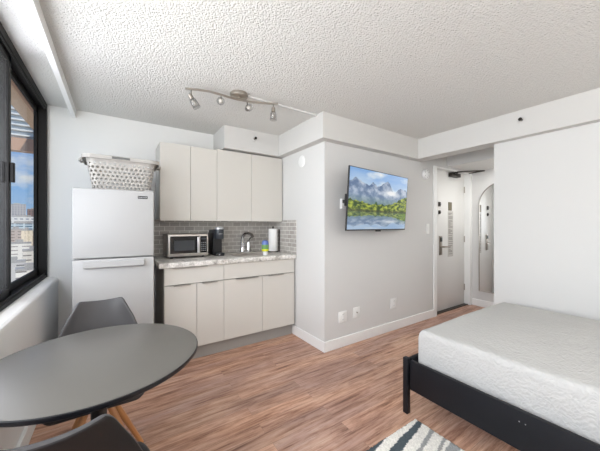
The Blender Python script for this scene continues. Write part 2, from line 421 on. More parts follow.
# ------------------------------------------------------------------ kitchen
def panel_front(name, parent, x0, x1, z0, z1, y, mat='cab'):
    return MB().box(x0+.0015, x1-.0015, y, y+.019, z0+.0015, z1-.0015, .0012, 1).build(name, mat, parent, 'auto')
def pull(parent, x0, x1, z, y, name='pull'):
    b = MB(); b.box(x0, x1, y-.022, y+.004, z-.001, z+.0025, .0008, 1); b.box(x0, x1, y-.024, y-.021, z-.005, z+.0025, .0008, 1)
    return b.build(name, 'pull', parent, 'auto')
YF = 2.711
def lower(x0, xm, x1, label, drawer_pull, doors):
    c = thing('base_cabinet', label, 'cabinet', ((x0+x1)/2, 3.05, 0), group=None)
    b = MB().box(x0, x0+.018, YF+.021, 3.36, .132, .898).box(x1-.018, x1, YF+.021, 3.36, .132, .898).box(x0+.018, x1-.018, YF+.021, 3.36, .132, .15).box(x0+.018, x1-.018, 3.345, 3.36, .15, .898)
    b.build('carcass', 'cabside', c)
    MB().box(x0+.002, x1-.002, YF+.0192, YF+.0209, .135, .896).build('face_shadow_gap', 'gap', c)  # dark sheet painting the shade between drawer and door fronts
    box('toe_kick', 'toe', c, x0, x1, 2.77, 3.30, 0, .131)
    dr = panel_front('drawer', c, x0, x1, .738, .896, YF)
    if drawer_pull: pull(dr, drawer_pull[0], drawer_pull[1], .893, YF)
    for (a, e), (pa, pb) in zip(((x0, xm), (xm, x1)), doors):
        dd = panel_front('door', c, a, e, .134, .735, YF); pull(dd, pa, pb, .7325, YF)
    return c
lower(.36, .638, .899, 'grey-white base cabinet under microwave with pulled drawer and two doors', (.425, .735), ((.435, .58), (.685, .83)))
lower(.899, 1.323, 1.735, 'wide grey-white sink base cabinet beside white niche wall', None, ((1.02, 1.27), (1.39, 1.58)))
YU = 3.01
def upper(x0, xm, x1, label, ztop=2.104):
    c = thing('wall_cabinet', label, 'cabinet', ((x0+x1)/2, 3.19, 1.325))
    MB().box(x0, x1, YU+.021, 3.361, 1.346, ztop).build('carcass', 'cab', c)
    MB().box(x0+.002, x1-.002, YU+.0195, YU+.0209, 1.348, ztop-.003).build('face_shadow_gap', 'gap', c)  # dark sheet behind the doors, shade of their gaps as colour
    for a, e in ((x0, xm), (xm, x1)): panel_front('door', c, a, e, 1.327, ztop, YU)
    return c
upper(.361, .646, .921, 'left two-door pale wall cabinet nearest the fridge')
upper(.921, 1.327, 1.740, 'right two-door pale wall cabinet under the white soffit', 2.117)

# counter with sink cut-out
ct = MB(); X0, X1, Y0, Y1 = .316, 1.738, 2.686, 3.361
sx0, sx1, sy0, sy1 = 1.10, 1.56, 2.84, 3.18
ct.box(X0, sx0, Y0, Y1, .899, .945, .004, 2); ct.box(sx1, X1, Y0, Y1, .899, .945, .004, 2)
ct.box(sx0-.003, sx1+.003, Y0, sy0, .899, .945, .004, 2); ct.box(sx0-.003, sx1+.003, sy1, Y1, .899, .945, .004, 2)
tag(ct.build('countertop', 'granite', smooth='auto', origin=(1.02, 3.02, .9)), 'mottled grey stone-look countertop over the base cabinets', 'countertop')
sk = thing('kitchen_sink', 'stainless steel sink set into the mottled countertop', 'sink', (1.33, 3.01, .78))
def rect(a, b_, c, d_, z): return [Vector((a, c, z)), Vector((b_, c, z)), Vector((b_, d_, z)), Vector((a, d_, z))]
b = MB(); b.rings([rect(sx0-.018, sx1+.018, sy0-.018, sy1+.018, .9455), rect(sx0-.018, sx1+.018, sy0-.018, sy1+.018, .949), rect(sx0+.012, sx1-.012, sy0+.012, sy1-.012, .949), rect(sx0+.012, sx1-.012, sy0+.012, sy1-.012, .9455)], cap=False)
b.build('rim', 'steel', sk)
b = MB(); b.rings([rect(sx0+.012, sx1-.012, sy0+.012, sy1-.012, .9485), rect(sx0+.02, sx1-.02, sy0+.02, sy1-.02, .80), rect(sx0+.05, sx1-.05, sy0+.05, sy1-.05, .79)], cap=False)
b.bm.faces.new([v for v in list(b.bm.verts)[-4:]]); b.build('basin', 'steel', sk)
MB().lathe(1.33, 3.01, [(.04, .7905), (.04, .793), (.03, .794), (.012, .792)], 20).build('drain', 'chrome', sk, 'auto')
fc = thing('faucet', 'chrome kitchen faucet with curved spout behind the sink', 'faucet', (1.345, 3.25, .945))
MB().box(1.27, 1.42, 3.225, 3.275, .945, .957, .005).build('base_plate', 'chrome', fc, 'auto')
MB().lathe(1.31, 3.25, [(.026, .957), (.024, 1.0), (.02, 1.02), (.016, 1.03)], 16).tube([(1.31, 3.25, 1.02), (1.308, 3.25, 1.10), (1.315, 3.24, 1.16), (1.335, 3.215, 1.188), (1.36, 3.16, 1.185), (1.375, 3.11, 1.165), (1.38, 3.09, 1.14)], [.022, .022, .021, .020, .018, .017, .016], 14).build('spout', 'chrome', fc, 'auto')
MB().lathe(1.39, 3.25, [(.026, .957), (.026, 1.06), (.018, 1.085), (.008, 1.095)], 16).tube([(1.39, 3.25, 1.075), (1.40, 3.215, 1.115), (1.41, 3.19, 1.135)], [.012, .012, .015], 10).build('handle', 'chrome', fc, 'auto')

# microwave
mw = thing('microwave', 'stainless steel microwave with black glass door on countertop', 'microwave', (.625, 3.19, .945))
mx0, mx1, my, mz0, mz1 = .432, .822, 3.01, .962, 1.192
MB().box(mx0, mx1, my+.012, 3.35, mz0, mz1, .005).build('body', 'steel', mw, 'auto')
dr = MB().box(mx0, mx1-.085, my-.012, my+.012, mz0+.002, mz1-.002, .004).build('door', 'steel', mw, 'auto')
MB().box(mx0+.018, mx1-.09, my-.0145, my-.0115, mz0+.033, mz1-.022, .001, 1).build('door_glass', 'blackglass', dr)
MB().box(mx0+.055, mx1-.14, my-.0155, my-.014, mz0+.062, mz1-.065).build('viewing_mesh', 'midplastic', dr)
MB().box(mx1-.118, mx1-.094, my-.048, my-.034, mz0+.035, mz1-.03, .004).box(mx1-.109, mx1-.098, my-.036, my-.012, mz0+.045, mz0+.06).box(mx1-.109, mx1-.098, my-.036, my-.012, mz1-.055, mz1-.04).build('handle', 'silver', dr, 'auto')
cp = MB().box(mx1-.084, mx1, my-.012, my+.012, mz0+.002, mz1-.002, .004).build('control_panel', 'steel', mw, 'auto')
MB().box(mx1-.08, mx1-.012, my-.0145, my-.0115, mz0+.033, mz1-.022, .001, 1).build('panel_glass', 'blackglass', cp)
MB().box(mx1-.074, mx1-.02, my-.0158, my-.0143, mz1-.06, mz1-.042).build('display', 'midplastic', cp)
for r_ in range(5):
    for c_ in range(3):
        xx = mx1-.073+c_*.019; zz = mz0+.05+r_*.0205
        MB().box(xx, xx+.013, my-.0158, my-.0143, zz, zz+.010).build('button', 'button', cp)
for fx in (mx0+.04, mx1-.04):
    for fy in (3.05, 3.31): MB().lathe(fx, fy, [(.014, .945), (.014, .963)], 12).build('foot', 'blackplastic', mw, 'auto')

# coffee maker
cm = thing('coffee_maker', 'slim black single-serve coffee maker with silver lid beside microwave', 'coffee maker', (.945, 3.15, .945))
bx0, bx1 = .905, 1.008
MB().box(bx0, bx1, 3.10, 3.32, .945, 1.20, .012, 3).build('water_tower', 'blackplastic', cm, 'auto')
MB().box(bx0+.004, bx1-.004, 3.0, 3.12, .945, .972, .008, 3).build('drip_base', 'blackplastic', cm, 'auto')
MB().box(bx0+.018, bx1-.018, 3.006, 3.09, .972, .977, .002).build('drip_tray', 'midplastic', cm, 'auto')
hd = MB().box(bx0+.005, bx1-.005, 3.06, 3.31, 1.13, 1.235, .02, 4).lathe(.9565, 3.055, [(.046, 1.13), (.052, 1.14), (.052, 1.232), (.05, 1.238)], 28).build('brew_head', 'midplastic', cm, 'auto')
MB().lathe(.9565, 3.055, [(.052, 1.238), (.053, 1.25), (.046, 1.262), (.02, 1.266)], 28).build('lid', 'silver', hd, 'auto')
MB().box(.936, .978, 2.996, 3.004, 1.186, 1.19).build('logo_bar', 'silver', hd)
MB().lathe(.945, 2.999, [(.008, -.002), (.008, .004)], 14, o=Matrix.Translation((.945, 2.999, .962)) @ Matrix.Rotation(PI/2, 4, 'X') @ Matrix.Translation((-.945, -2.999, 0))).build('power_button', 'silver', cm, 'auto')
cd = MB().tube([(1.008, 3.24, .958), (1.05, 3.20, .950), (1.08, 3.24, .949), (1.06, 3.30, .95), (.995, 3.345, 1.02), (.965, 3.35, 1.14)], .0035, 8).build('power_cord', 'blackplastic', cm, True)

# soap bottle
sp = thing('soap_bottle', 'small dish soap bottle, blue with green and yellow label', 'bottle', (1.40, 2.80, .945))
MB().lathe(1.40, 2.80, [(.018, .945), (.026, .95), (.028, .985), (.022, .992)], 20).build('cap', 'whiteplastic', sp, 'auto')
MB().lathe(1.40, 2.80, [(.031, .992), (.040, 1.0), (.040, 1.015)], 24).build('label_band', 'yellowlabel', sp, 'auto')
MB().lathe(1.40, 2.80, [(.040, 1.0152), (.041, 1.05), (.040, 1.066)], 24).build('label', 'greenlabel', sp, 'auto')
MB().lathe(1.40, 2.80, [(.0395, 1.0662), (.038, 1.09), (.030, 1.108), (.014, 1.114)], 24).build('body', 'bluebottle', sp, 'auto')

# paper towel
pt = thing('paper_towel_holder', 'white paper towel roll on dark upright holder in counter corner', 'paper towel', (1.66, 3.10, .945))
MB().lathe(1.66, 3.10, [(.068, .945), (.068, .953), (.06, .957)], 32).build('base', 'bronze', pt, 'auto')
MB().lathe(1.66, 3.10, [(.006, .957), (.006, 1.25), (.011, 1.253), (.011, 1.266), (.004, 1.27)], 12).build('rod', 'bronze', pt, 'auto')
MB().tube([(1.726, 3.06, .95), (1.728, 3.06, 1.23)], .006, 10).build('side_arm', 'bronze', pt, 'auto')
MB().lathe(1.66, 3.10, [(.020, .959), (.056, .959), (.057, .963), (.057, 1.234), (.056, 1.238), (.020, 1.238)], 36).build('paper_roll', 'paper', pt, 'auto')

# plates, sockets, discs
def plate(name, label, cat, loc, w, hgt, normal, kind, group=None):
    t = thing(name, label, cat, loc, group=group)
    x, y, z = loc
    MB().box(x-w/2, x+w/2, y-.007, y, z-hgt/2, z+hgt/2, .003).build('cover_plate', 'plate', t, 'auto')
    if kind == 'outlet':
        for dz in (-.026, .026):
            q = MB().box(x-.017, x+.017, y-.009, y-.006, z+dz-.015, z+dz+.015, .003).build('socket', 'plate', t, 'auto')
            MB().box(x-.008, x-.005, y-.0095, y-.0088, z+dz-.004, z+dz+.006).box(x+.005, x+.008, y-.0095, y-.0088, z+dz-.004, z+dz+.006).build('slots', 'slot', q)
    elif kind == 'switch':
        MB().box(x-.017, x+.017, y-.012, y-.006, z-.033, z+.033, .003).build('rocker', 'plate', t, 'auto')
    elif kind == 'coax':
        MB().lathe(0, 0, [(.007, 0), (.007, .012), (.004, .012)], 12, o=Matrix.Translation((x, y-.006, z)) @ Matrix.Rotation(PI/2, 4, 'X')).build('jack', 'nickel', t, 'auto')
    elif kind == 'double':
        for dx in (-.023, .023):
            MB().box(x+dx-.017, x+dx+.017, y-.011, y-.006, z-.033, z+.033, .003).build('socket', 'plate', t, 'auto')
    return t
plate('wall_outlet', 'leftmost white wall outlet low on grey wall near corner', 'outlet', (1.996, KY, .315), .115, .115, 0, 'outlet')
plate('cable_plate', 'middle white cable wall plate low on grey wall', 'wall plate', (2.20, KY, .328), .10, .115, 0, 'coax')
plate('wall_outlet', 'white wall outlet low on grey wall nearest the entrance door', 'outlet', (2.834, KY, .329), .115, .125, 0, 'outlet')
plate('light_switch', 'narrow white light switch beside the entrance door', 'switch', (3.56, KY, 1.235), .07, .14, 0, 'switch')
plate('wall_outlet', 'white outlet on tiled backsplash between microwave and coffee maker', 'outlet', (.955, 3.362, 1.165), .08, .115, 0, 'outlet')
th = thing('thermostat', 'small white thermostat box on grey wall left of television', 'thermostat', (2.0, KY, 1.51))
MB().box(1.962, 2.045, KY-.022, KY, 1.455, 1.562, .006).build('case', 'whiteplastic', th, 'auto')
MB().box(1.975, 2.03, KY-.0235, KY-.0215, 1.515, 1.55).build('display', 'slot', th)
al = thing('smoke_alarm', 'round white smoke alarm high on grey wall beside door', 'smoke alarm', (3.50, KY, 1.975))
rx = lambda x, y, z: Matrix.Translation((x, y, z)) @ Matrix.Rotation(PI/2, 4, 'X')
MB().lathe(0, 0, [(.068, 0), (.068, .012), (.06, .03), (.03, .036), (.01, .036)], 32, o=rx(3.50, KY, 1.975)).build('case', 'whiteplastic', al, 'auto')
for k in range(6):
    a = k*PI/3; MB().box(-.003, .003, .028, .05, .030, .0345, xf=rx(3.50, KY, 1.975) @ Matrix.Rotation(a, 4, 'Z')).build('vent_slot', 'slot', al)
dc = tag(MB().lathe(0, 0, [(.066, 0), (.066, .004), (.058, .009), (.02, .010)], 32, o=Matrix.Translation((KX, 2.585, 2.005)) @ Matrix.Rotation(-PI/2, 4, 'Y')).build('blank_cover', 'plate', smooth='auto', origin=(KX, 2.585, 2.005)), 'round white blank cover high on white niche side wall', 'cover')
def sprinkler(label, o, loc):
    t = thing('fire_sprinkler', label, 'sprinkler', loc)
    MB().lathe(0, 0, [(.030, 0), (.030, .003), (.020, .007), (.012, .010)], 24, o=o).build('escutcheon', 'soffit', t, 'auto')
    MB().lathe(0, 0, [(.010, .010), (.010, .028), (.006, .030), (.006, .046), (.016, .047), (.016, .050), (.003, .051)], 14, o=o).build('sprinkler_head', 'bronze', t, 'auto')
    MB().box(-.014, -.010, -.003, .003, .012, .048, xf=o).box(.010, .014, -.003, .003, .012, .048, xf=o).build('yoke', 'nickel', t)
sprinkler('small metal sprinkler on white soffit above the wall cabinets', rx(1.336, 2.96, 2.282), (1.336, 2.96, 2.282))
sprinkler('small metal sprinkler on long white beam at right', Matrix.Translation((3.21, 1.008, 2.28)) @ Matrix.Rotation(-PI/2, 4, 'Y'), (3.21, 1.008, 2.28))

# ------------------------------------------------------------------ refrigerator
fr = thing('refrigerator', 'white two-door top-freezer refrigerator beside the window wall', 'refrigerator', (0, 2.6, 0), (0, 0, math.radians(-2.5)))
L = dict(local=True)
MB().box(-.264, .264, .065, .62, .025, 1.558, .008).build('cabinet', 'fridge', fr, 'auto', **L)
MB().box(-.258, .258, .056, .066, .06, 1.55).build('gasket', 'gasket', fr, **L)
fd = MB().box(-.2675, .2675, 0, .057, 1.030, 1.562, .010, 3).build('freezer_door', 'fridge', fr, 'auto', **L)
ld = MB().box(-.2675, .2675, 0, .057, .055, 1.022, .010, 3).build('fridge_door', 'fridge', fr, 'auto', **L)
hb = MB(); hb.prism([(-.001, 1.008), (-.026, 1.008), (-.031, 1.002), (-.031, .964), (-.027, .959), (-.018, .959), (-.018, .990), (-.001, .994)], -.197, .194, 'x'); hb.build('handle', 'fridge', ld, **L)
MB().box(-.195, .192, -.002, .001, .950, .993).build('grip_shade', 'gasket', ld, **L)  # flat grey sheet on the door painting the shade under the handle
bd = MB().box(.150, .220, -.003, .001, 1.498, 1.520, .001, 1).build('badge', 'badge', fd, **L)
cu = bpy.data.curves.new('badge_lettering', 'FONT'); cu.body = 'MAGIC CHEF'; cu.size = .011; cu.extrude = .0004; cu.align_x = 'CENTER'; cu.align_y = 'CENTER'
tmp = bpy.data.objects.new('tmp', cu); C.objects.link(tmp); dg = bpy.context.evaluated_depsgraph_get()
tm = bpy.data.meshes.new_from_object(tmp.evaluated_get(dg)); bpy.data.objects.remove(tmp)
tm.materials.append(M['silver']); to = bpy.data.objects.new('badge_lettering', tm); C.objects.link(to); to.parent = bd
to.location = (.185, -.0034, 1.509); to.rotation_euler = (PI/2, 0, 0)
for sx in (-.22, .22):
    for sy in (.1, .57): MB().lathe(sx, sy, [(.018, 0), (.018, .03)], 12).build('foot', 'gasket', fr, 'auto', **L)
MB().box(.20, .262, .02, .09, 1.562, 1.572, .003).build('hinge_cap', 'fridge', fr, 'auto', **L)

# laundry basket with real perforations
bk = thing('laundry_basket', 'pale perforated plastic laundry basket on top of refrigerator', 'basket', (.05, 2.90, 1.5585), (0, 0, 0))
def rrect(hx, hy, r, n):
    """n points round a rounded rectangle, evenly by arc length"""
    segs = []; P = []
    cs = [((hx-r), (hy-r), 0), (-(hx-r), (hy-r), PI/2), (-(hx-r), -(hy-r), PI), ((hx-r), -(hy-r), 3*PI/2)]
    poly = []
    for cx, cy, a0 in cs:
        for k in range(9): a = a0+PI/2*k/8; poly.append((cx+r*math.cos(a), cy+r*math.sin(a)))
    poly.append(poly[0]); d = [0]
    for a, b_ in zip(poly, poly[1:]): d.append(d[-1]+math.hypot(b_[0]-a[0], b_[1]-a[1]))
    out = []; j = 0
    for i in range(n):
        t = d[-1]*i/n
        while d[j+1] < t: j += 1
        u = (t-d[j])/max(1e-9, d[j+1]-d[j]); out.append((poly[j][0]+(poly[j+1][0]-poly[j][0])*u, poly[j][1]+(poly[j+1][1]-poly[j][1])*u))
    return out
NP = 56*8
lo, hi = rrect(.205, .135, .05, NP), rrect(.250, .185, .06, NP)
H = .276
def BP(u, z):
    u = u % 1; i = u*NP; k = int(i) % NP; f = i-int(i); k2 = (k+1) % NP; t = z/H
    g = lambda A: (A[k][0]*(1-f)+A[k2][0]*f, A[k][1]*(1-f)+A[k2][1]*f)
    a, c = g(lo), g(hi)
    return Vector((a[0]*(1-t)+c[0]*t, a[1]*(1-t)+c[1]*t, z))
b = MB(); NC = 46; zr = [.02+i*.031 for i in range(8)]
vc = {}
def V(u, z):
    k = (round((u % 1)*1e5) % 100000, round(z*1e5))
    if k not in vc: vc[k] = b.bm.verts.new(BP(u, z))
    return vc[k]
for r_ in range(7):
    for c_ in range(NC):
        off = .5 if r_ % 2 else 0
        u0, u1 = (c_+off)/NC, (c_+1+off)/NC; um = (u0+u1)/2; z0, z1 = zr[r_], zr[r_+1]; zm = (z0+z1)/2
        outer = [(u0, z0), (um, z0), (u1, z0), (u1, zm), (u1, z1), (um, z1), (u0, z1), (u0, zm)]
        ru, rz = (u1-u0)*.33, (z1-z0)*.34
        if r_ == 6: ru *= .8; rz *= .8
        q = [V(*p) for p in outer]
        ins = []
        for k in range(8):
            a = -3*PI/4+k*PI/4; ins.append(b.bm.verts.new(BP(um+ru*math.cos(a), zm+rz*math.sin(a))))
        for k in range(8): b.bm.faces.new((q[k], q[(k+1) % 8], ins[(k+1) % 8], ins[k]))
for z0, z1 in ((0, zr[0]), (zr[7], H)):
    for c_ in range(NC*2):
        u0, u1 = c_/NC/2, (c_+1)/NC/2
        off = 0
        b.bm.faces.new((V(u0, z0), V(u1, z0), V(u1, z1), V(u0, z1)))
fl = [V(c_/NC/2, 0) for c_ in range(NC*2)]; b.bm.faces.new(fl)
o = b.build('tub', 'basket', bk, local=True); md = o.modifiers.new('t', 'SOLIDIFY'); md.thickness = .003
for v in o.data.vertices: pass
rim = MB(); pts = rrect(.250, .185, .06, 72)
outl = rrect(.276, .211, .07, 72)
R = []
for i in range(73):
    a, c = pts[i % 72], outl[i % 72]
    R.append([Vector((a[0], a[1], H)), Vector((a[0], a[1], H+.008)), Vector((c[0], c[1], H+.008)), Vector((c[0], c[1], H-.022)), Vector((c[0]*.99, c[1]*.99, H-.022)), Vector((c[0]*.985, c[1]*.985, H))])
rim.rings(R, cap=False); rim.build('rim', 'basket', bk, local=True)
for sx in (-1, 1):
    MB().tube([(sx*.272, -.07, H-.01), (sx*.292, -.06, H-.018), (sx*.295, 0, H-.018), (sx*.292, .06, H-.018), (sx*.272, .07, H-.01)], .009, 8).build('handle', 'basket', bk, True, local=True)
MB().box(-.075, .05, -.2145, -.2105, H-.016, H+.002, .001, 1).build('grip_slot', 'slot', bk, local=True)

# ------------------------------------------------------------------ television
tv = thing('television', 'slim flat television tilted on grey wall showing mountain lake', 'television', (2.396, KY, 1.541))
RT = Matrix.Translation((2.396, 2.007, 1.541)) @ Matrix.Rotation(math.radians(7), 4, 'Z') @ Matrix.Rotation(math.radians(4), 4, 'X')
W2, H2 = 1.11/2, .627/2
pn = MB().box(-W2, W2, 0, .014, -H2, H2, .002, xf=RT).box(-.545, -.46, .014, .05, -.075, .045, .004, xf=RT).box(-.33, .33, .014, .055, -.24, .10, .006, xf=RT).build('panel', 'blackplastic', tv)
MB().box(-.04, .04, 0, .022, -H2-.014, -H2, .003, xf=RT).build('sensor_bar', 'blackplastic', pn)
MB().box(-.14, .14, .055, .075, -.14, .14, .003, xf=RT).tube([RT @ Vector((.06, .07, 0)), (2.50, 2.10, 1.54), (2.42, 2.14, 1.54)], .022, 10).box(2.33, 2.50, KY-.025, KY, 1.42, 1.66, .003).build('wall_bracket', 'blackmetal', tv)
nx, nz_ = 240, 136
bm = bmesh.new(); lay = bm.verts.layers.float_color.new('Col'); g = []
def fbm(x, y, o=4, s=0): return noise.fractal(Vector((x, y, s)), 1.0, 2.0, o)
def mixc(a, c, t): t = max(0, min(1, t)); return tuple(a[i]*(1-t)+c[i]*t for i in range(3))
def pic(u, v):
    """u 0..1 left to right, v 0..1 bottom to top -> sRGB 0..255"""
    refl = v < .30
    vv = v if not refl else .30+(.30-v)*2.15
    uu = u+(fbm(u*60, v*160, 2, 9)*.006 if refl else 0)
    sky = mixc((222, 234, 244), (120, 168, 226), (vv-.55)*2.0+.25*fbm(uu*2.2, vv*5, 4, 1))
    sky = mixc(sky, (240, 244, 248), max(0, fbm(uu*3+1, vv*6, 5, 5)*1.3-.1))
    c = sky
    ridge = .735+.10*math.exp(-((uu-.10)/.12)**2)+.05*math.exp(-((uu-.34)/.07)**2)+.12*math.exp(-((uu-.60)/.10)**2)+.05*math.exp(-((uu-.86)/.05)**2)-.06*math.exp(-((uu-.74)/.07)**2)+.045*fbm(uu*9, 0, 5, 2)
    if vv < ridge:
        t = fbm(uu*10+vv*6, vv*9-uu*4, 5, 3)
        c = mixc((92, 116, 154), (196, 206, 222), .42+t*1.0+.25*fbm(uu*40, vv*34, 3, 12))
        c = mixc(c, (150, 172, 196), (ridge-vv)*1.5)
        c = mixc(c, (92, 124, 110), (.58-vv)*4)
    cl = math.exp(-((uu-.68)/.13)**2-((vv-.655)/.055)**2)+.35*fbm(uu*14, vv*14, 4, 6)*math.exp(-((uu-.66)/.2)**2-((vv-.66)/.1)**2)
    c = mixc(c, (246, 248, 250), cl*1.25)
    tl = .455+.035*math.cos(uu*7)+.14*max(0, (uu-.72)/.28)+.03*fbm(uu*22, 1, 4, 4)+.055*math.exp(-((uu-.42)/.03)**2)+.035*math.exp(-((uu-.52)/.025)**2)
    if vv < tl:
        t = fbm(uu*16, vv*22, 5, 7)
        c = mixc((50, 76, 32), (190, 200, 72), .45+t*1.2+.35*fbm(uu*50, vv*70, 3, 13))
        if .36 < uu < .56 and vv > .43+.05*fbm(uu*9, 3): c = mixc(c, (44, 84, 50), .75)
        c = mixc(c, (62, 72, 48), (.36-vv)*9+fbm(uu*40, vv*60, 3, 8)*.5)
    if refl:
        c = mixc(c, (150, 178, 206), .22); c = tuple(x*.93 for x in c)
        if u > .75: c = mixc(c, (112, 150, 52), (u-.75)*3.2*max(0, 1-(.30-v)*4.6))
        c = mixc(c, (204, 220, 236), max(0, .13-v)*5*(1-.4*u))
    elif v < .335: c = mixc(c, (72, 74, 56), .45+.5*fbm(u*50, v*80, 2, 11))
    return c
for j in range(nz_+1):
    for i in range(nx+1):
        u, v = i/nx, j/nz_
        vt = bm.verts.new(RT @ Vector(((u-.5)*2*(W2-.009), -.0006, (v-.5)*2*(H2-.010)+.003))); vt[lay] = srgb(*[max(0, min(255, x)) for x in pic(u, v)])
        g.append(vt)
for j in range(nz_):
    for i in range(nx):
        a = j*(nx+1)+i; bm.faces.new((g[a], g[a+1], g[a+nx+2], g[a+nx+1]))
s = MB(); s.bm.free(); s.bm = bm; s.build('screen', 'screen', tv)

# ------------------------------------------------------------------ track light
tl = thing('track_light', 'brushed nickel wavy track light with four glass spots on ceiling', 'ceiling light', (.857, 2.20, ZC))
MB().lathe(.857, 2.20, [(.072, ZC), (.074, ZC-.01), (.070, ZC-.028), (.03, ZC-.032), (.014, ZC-.033), (.014, ZC-.044)], 32).build('canopy', 'nickel', tl, 'auto')
bar = [(.446, 2.25), (.53, 2.213), (.615, 2.192), (.713, 2.196), (.798, 2.203), (.857, 2.20), (.915, 2.188), (1.013, 2.160), (1.105, 2.119), (1.165, 2.082)]
bb = MB(); R = []
for i, (x, y) in enumerate(bar):
    a = Vector(bar[max(i-1, 0)]); c = Vector(bar[min(i+1, len(bar)-1)]); t = (c-a).normalized(); n = Vector((-t.y, t.x))*.004
    R.append([Vector((x+n.x, y+n.y, 2.322)), Vector((x+n.x, y+n.y, 2.338)), Vector((x-n.x, y-n.y, 2.338)), Vector((x-n.x, y-n.y, 2.322))])
bb.rings(R); bb.build('bar', 'nickel', tl)
def spot(x, y, drop, d):
    d = Vector(d).normalized(); top = Vector((x, y, 2.322)); piv = top-Vector((0, 0, drop))
    st = MB().tube([top, piv], .0045, 8).build('stem', 'nickel', tl, True)
    q = d.to_track_quat('Z', 'Y').to_matrix().to_4x4(); o = Matrix.Translation(piv) @ q
    sk = MB().lathe(0, 0, [(.009, -.028), (.016, -.022), (.017, .014), (.013, .018)], 16, o=o).build('socket', 'nickel', st, 'auto')
    sh = MB(); sh.rings([[o @ Vector((r*math.cos(2*PI*k/24), r*math.sin(2*PI*k/24), z)) for k in range(24)] for r, z in ((.016, .006), (.023, .014), (.027, .034), (.030, .085), (.028, .085), (.025, .036), (.021, .018))], cap=False)
    sh.build('glass_shade', 'clearglass', st, True)
    MB().lathe(0, 0, [(.006, .016), (.010, .024), (.017, .046), (.016, .062), (.008, .07)], 16, o=o).build('bulb', 'bulb', st, True)
spot(.483, 2.228, .058, (.45, -.1, -.8))
spot(.704, 2.195, .045, (-.30, -.8, -.35))
spot(.925, 2.186, .058, (-.15, -1, -.18))
spot(1.13, 2.104, .050, (.02, .05, -1))

# ------------------------------------------------------------------ table
TX, TY, TR = -.057, 1.412, .383
tb = thing('dining_table', 'round charcoal dining table with black pedestal beside the window', 'table', (TX, TY, 0))
MB().lathe(TX, TY, [(.05, .7385), (TR-.004, .7385), (TR-.001, .740), (TR-.0005, .7395), (.05, .7395)][:0] or [(TR-.006, .7375), (TR-.003, .7395), (TR-.006, .7405)], 96).build('tabletop', 'table', tb, 'auto')
MB().lathe(TX, TY, [(TR-.03, .7165), (TR-.004, .721), (TR, .726), (TR, .7372), (TR-.003, .7384), (TR-.01, .7374)], 96).build('edge_band', 'tableedge', tb, 'auto', ang=50)
MB().lathe(TX, TY, [(.11, .712), (.115, .7165)], 32).lathe(TX, TY, [(.028, .03), (.028, .66), (.034, .70), (.06, .712)], 24).build('pedestal', 'blackpaint', tb, 'auto')
MB().lathe(TX, TY, [(.235, 0), (.24, .006), (.22, .014), (.10, .028), (.045, .036), (.03, .045)], 64).build('base', 'blackpaint', tb, 'auto')

# ------------------------------------------------------------------ chairs (local front = +y)
def make_chair(label, loc, rz):
    c = thing('dining_chair', label, 'chair', loc, (0, 0, rz), None)
    st = [  # y, z, half width, side lift, side direction: 0 up .. 1 forward
        (.215, .418, .165, .0, 0), (.226, .432, .185, .0, 0), (.210, .447, .205, .004, 0), (.13, .452, .226, .018, 0), (.04, .445, .236, .035, 0),
        (-.05, .440, .238, .05, .1), (-.12, .453, .234, .06, .35), (-.160, .495, .224, .06, .7), (-.182, .56, .212, .055, .9), (-.200, .64, .198, .046, 1),
        (-.218, .72, .170, .038, 1), (-.229, .775, .141, .034, 1), (-.236, .812, .124, .028, 1), (-.240, .832, .114, .022, 1), (-.242, .841, .100, .018, 1)]
    b = MB(); g = []; NT = 16
    for k, (y, z, hw, lf, dr) in enumerate(st):
        row = []
        for i in range(NT+1):
            t = -1+2*i/NT; e = abs(t)**2.4*lf
            dip = .010*(1-abs(t)**2)*(1 if k >= 12 else 0)
            row.append(b.bm.verts.new((hw*t, y+e*dr, z+e*(1-dr)-dip)))
        g.append(row)
    for r0, r1 in zip(g, g[1:]):
        for i in range(NT): b.bm.faces.new((r0[i], r0[i+1], r1[i+1], r1[i]))
    s = b.build('shell', 'chair', c, True, local=True)
    m1 = s.modifiers.new('thick', 'SOLIDIFY'); m1.thickness = .019; m1.offset = 0; s.data.materials.clear(); s.data.materials.append(M['chairback']); s.data.materials.append(M['chair']); m1.material_offset = 1; m1.material_offset_rim = 1
    m3 = s.modifiers.new('smooth', 'SUBSURF'); m3.levels = 2; m3.render_levels = 2
    # pad
    p = MB(); R = []
    for z, k in ((.458, .90), (.463, 1.0), (.478, 1.0), (.486, .93), (.489, .75)):
        R.append([Vector((.19*k*math.copysign(abs(math.cos(a))**.55, math.cos(a)), .045+.165*k*math.copysign(abs(math.sin(a))**.55, math.sin(a)), z)) for a in [2*PI*j/48 for j in range(48)]])
    p.rings(R); p.build('seat_pad', 'cushion', c, True, local=True)
    MB().box(-.07, .07, -.02, .12, .415, .43, .004).box(-.10, .10, .04, .06, .405, .418, .002).box(-.01, .01, -.05, .15, .405, .418, .002).build('under_bracket', 'blackpaint', c, local=True)
    for sx in (-1, 1):
        for sy in (-1, 1):
            MB().tube([(sx*.03, .05+sy*.03, .412), (sx*.107, .07+sy*.085, .225), (sx*.20, .08+sy*.15, .0)], [.0155, .0155, .0115], 14).build('leg', 'oak', c, 'auto', local=True)
    return c
c1 = make_chair('grey moulded chair tucked under table in front of refrigerator', (-.072, 1.805, 0), PI)
c2 = copy_tree(c1); c2.location = (-.122, 1.012, 0); c2.rotation_euler = (0, 0, 0)
tag(c2, 'grey moulded chair in the foreground, seen from behind its back', 'chair')

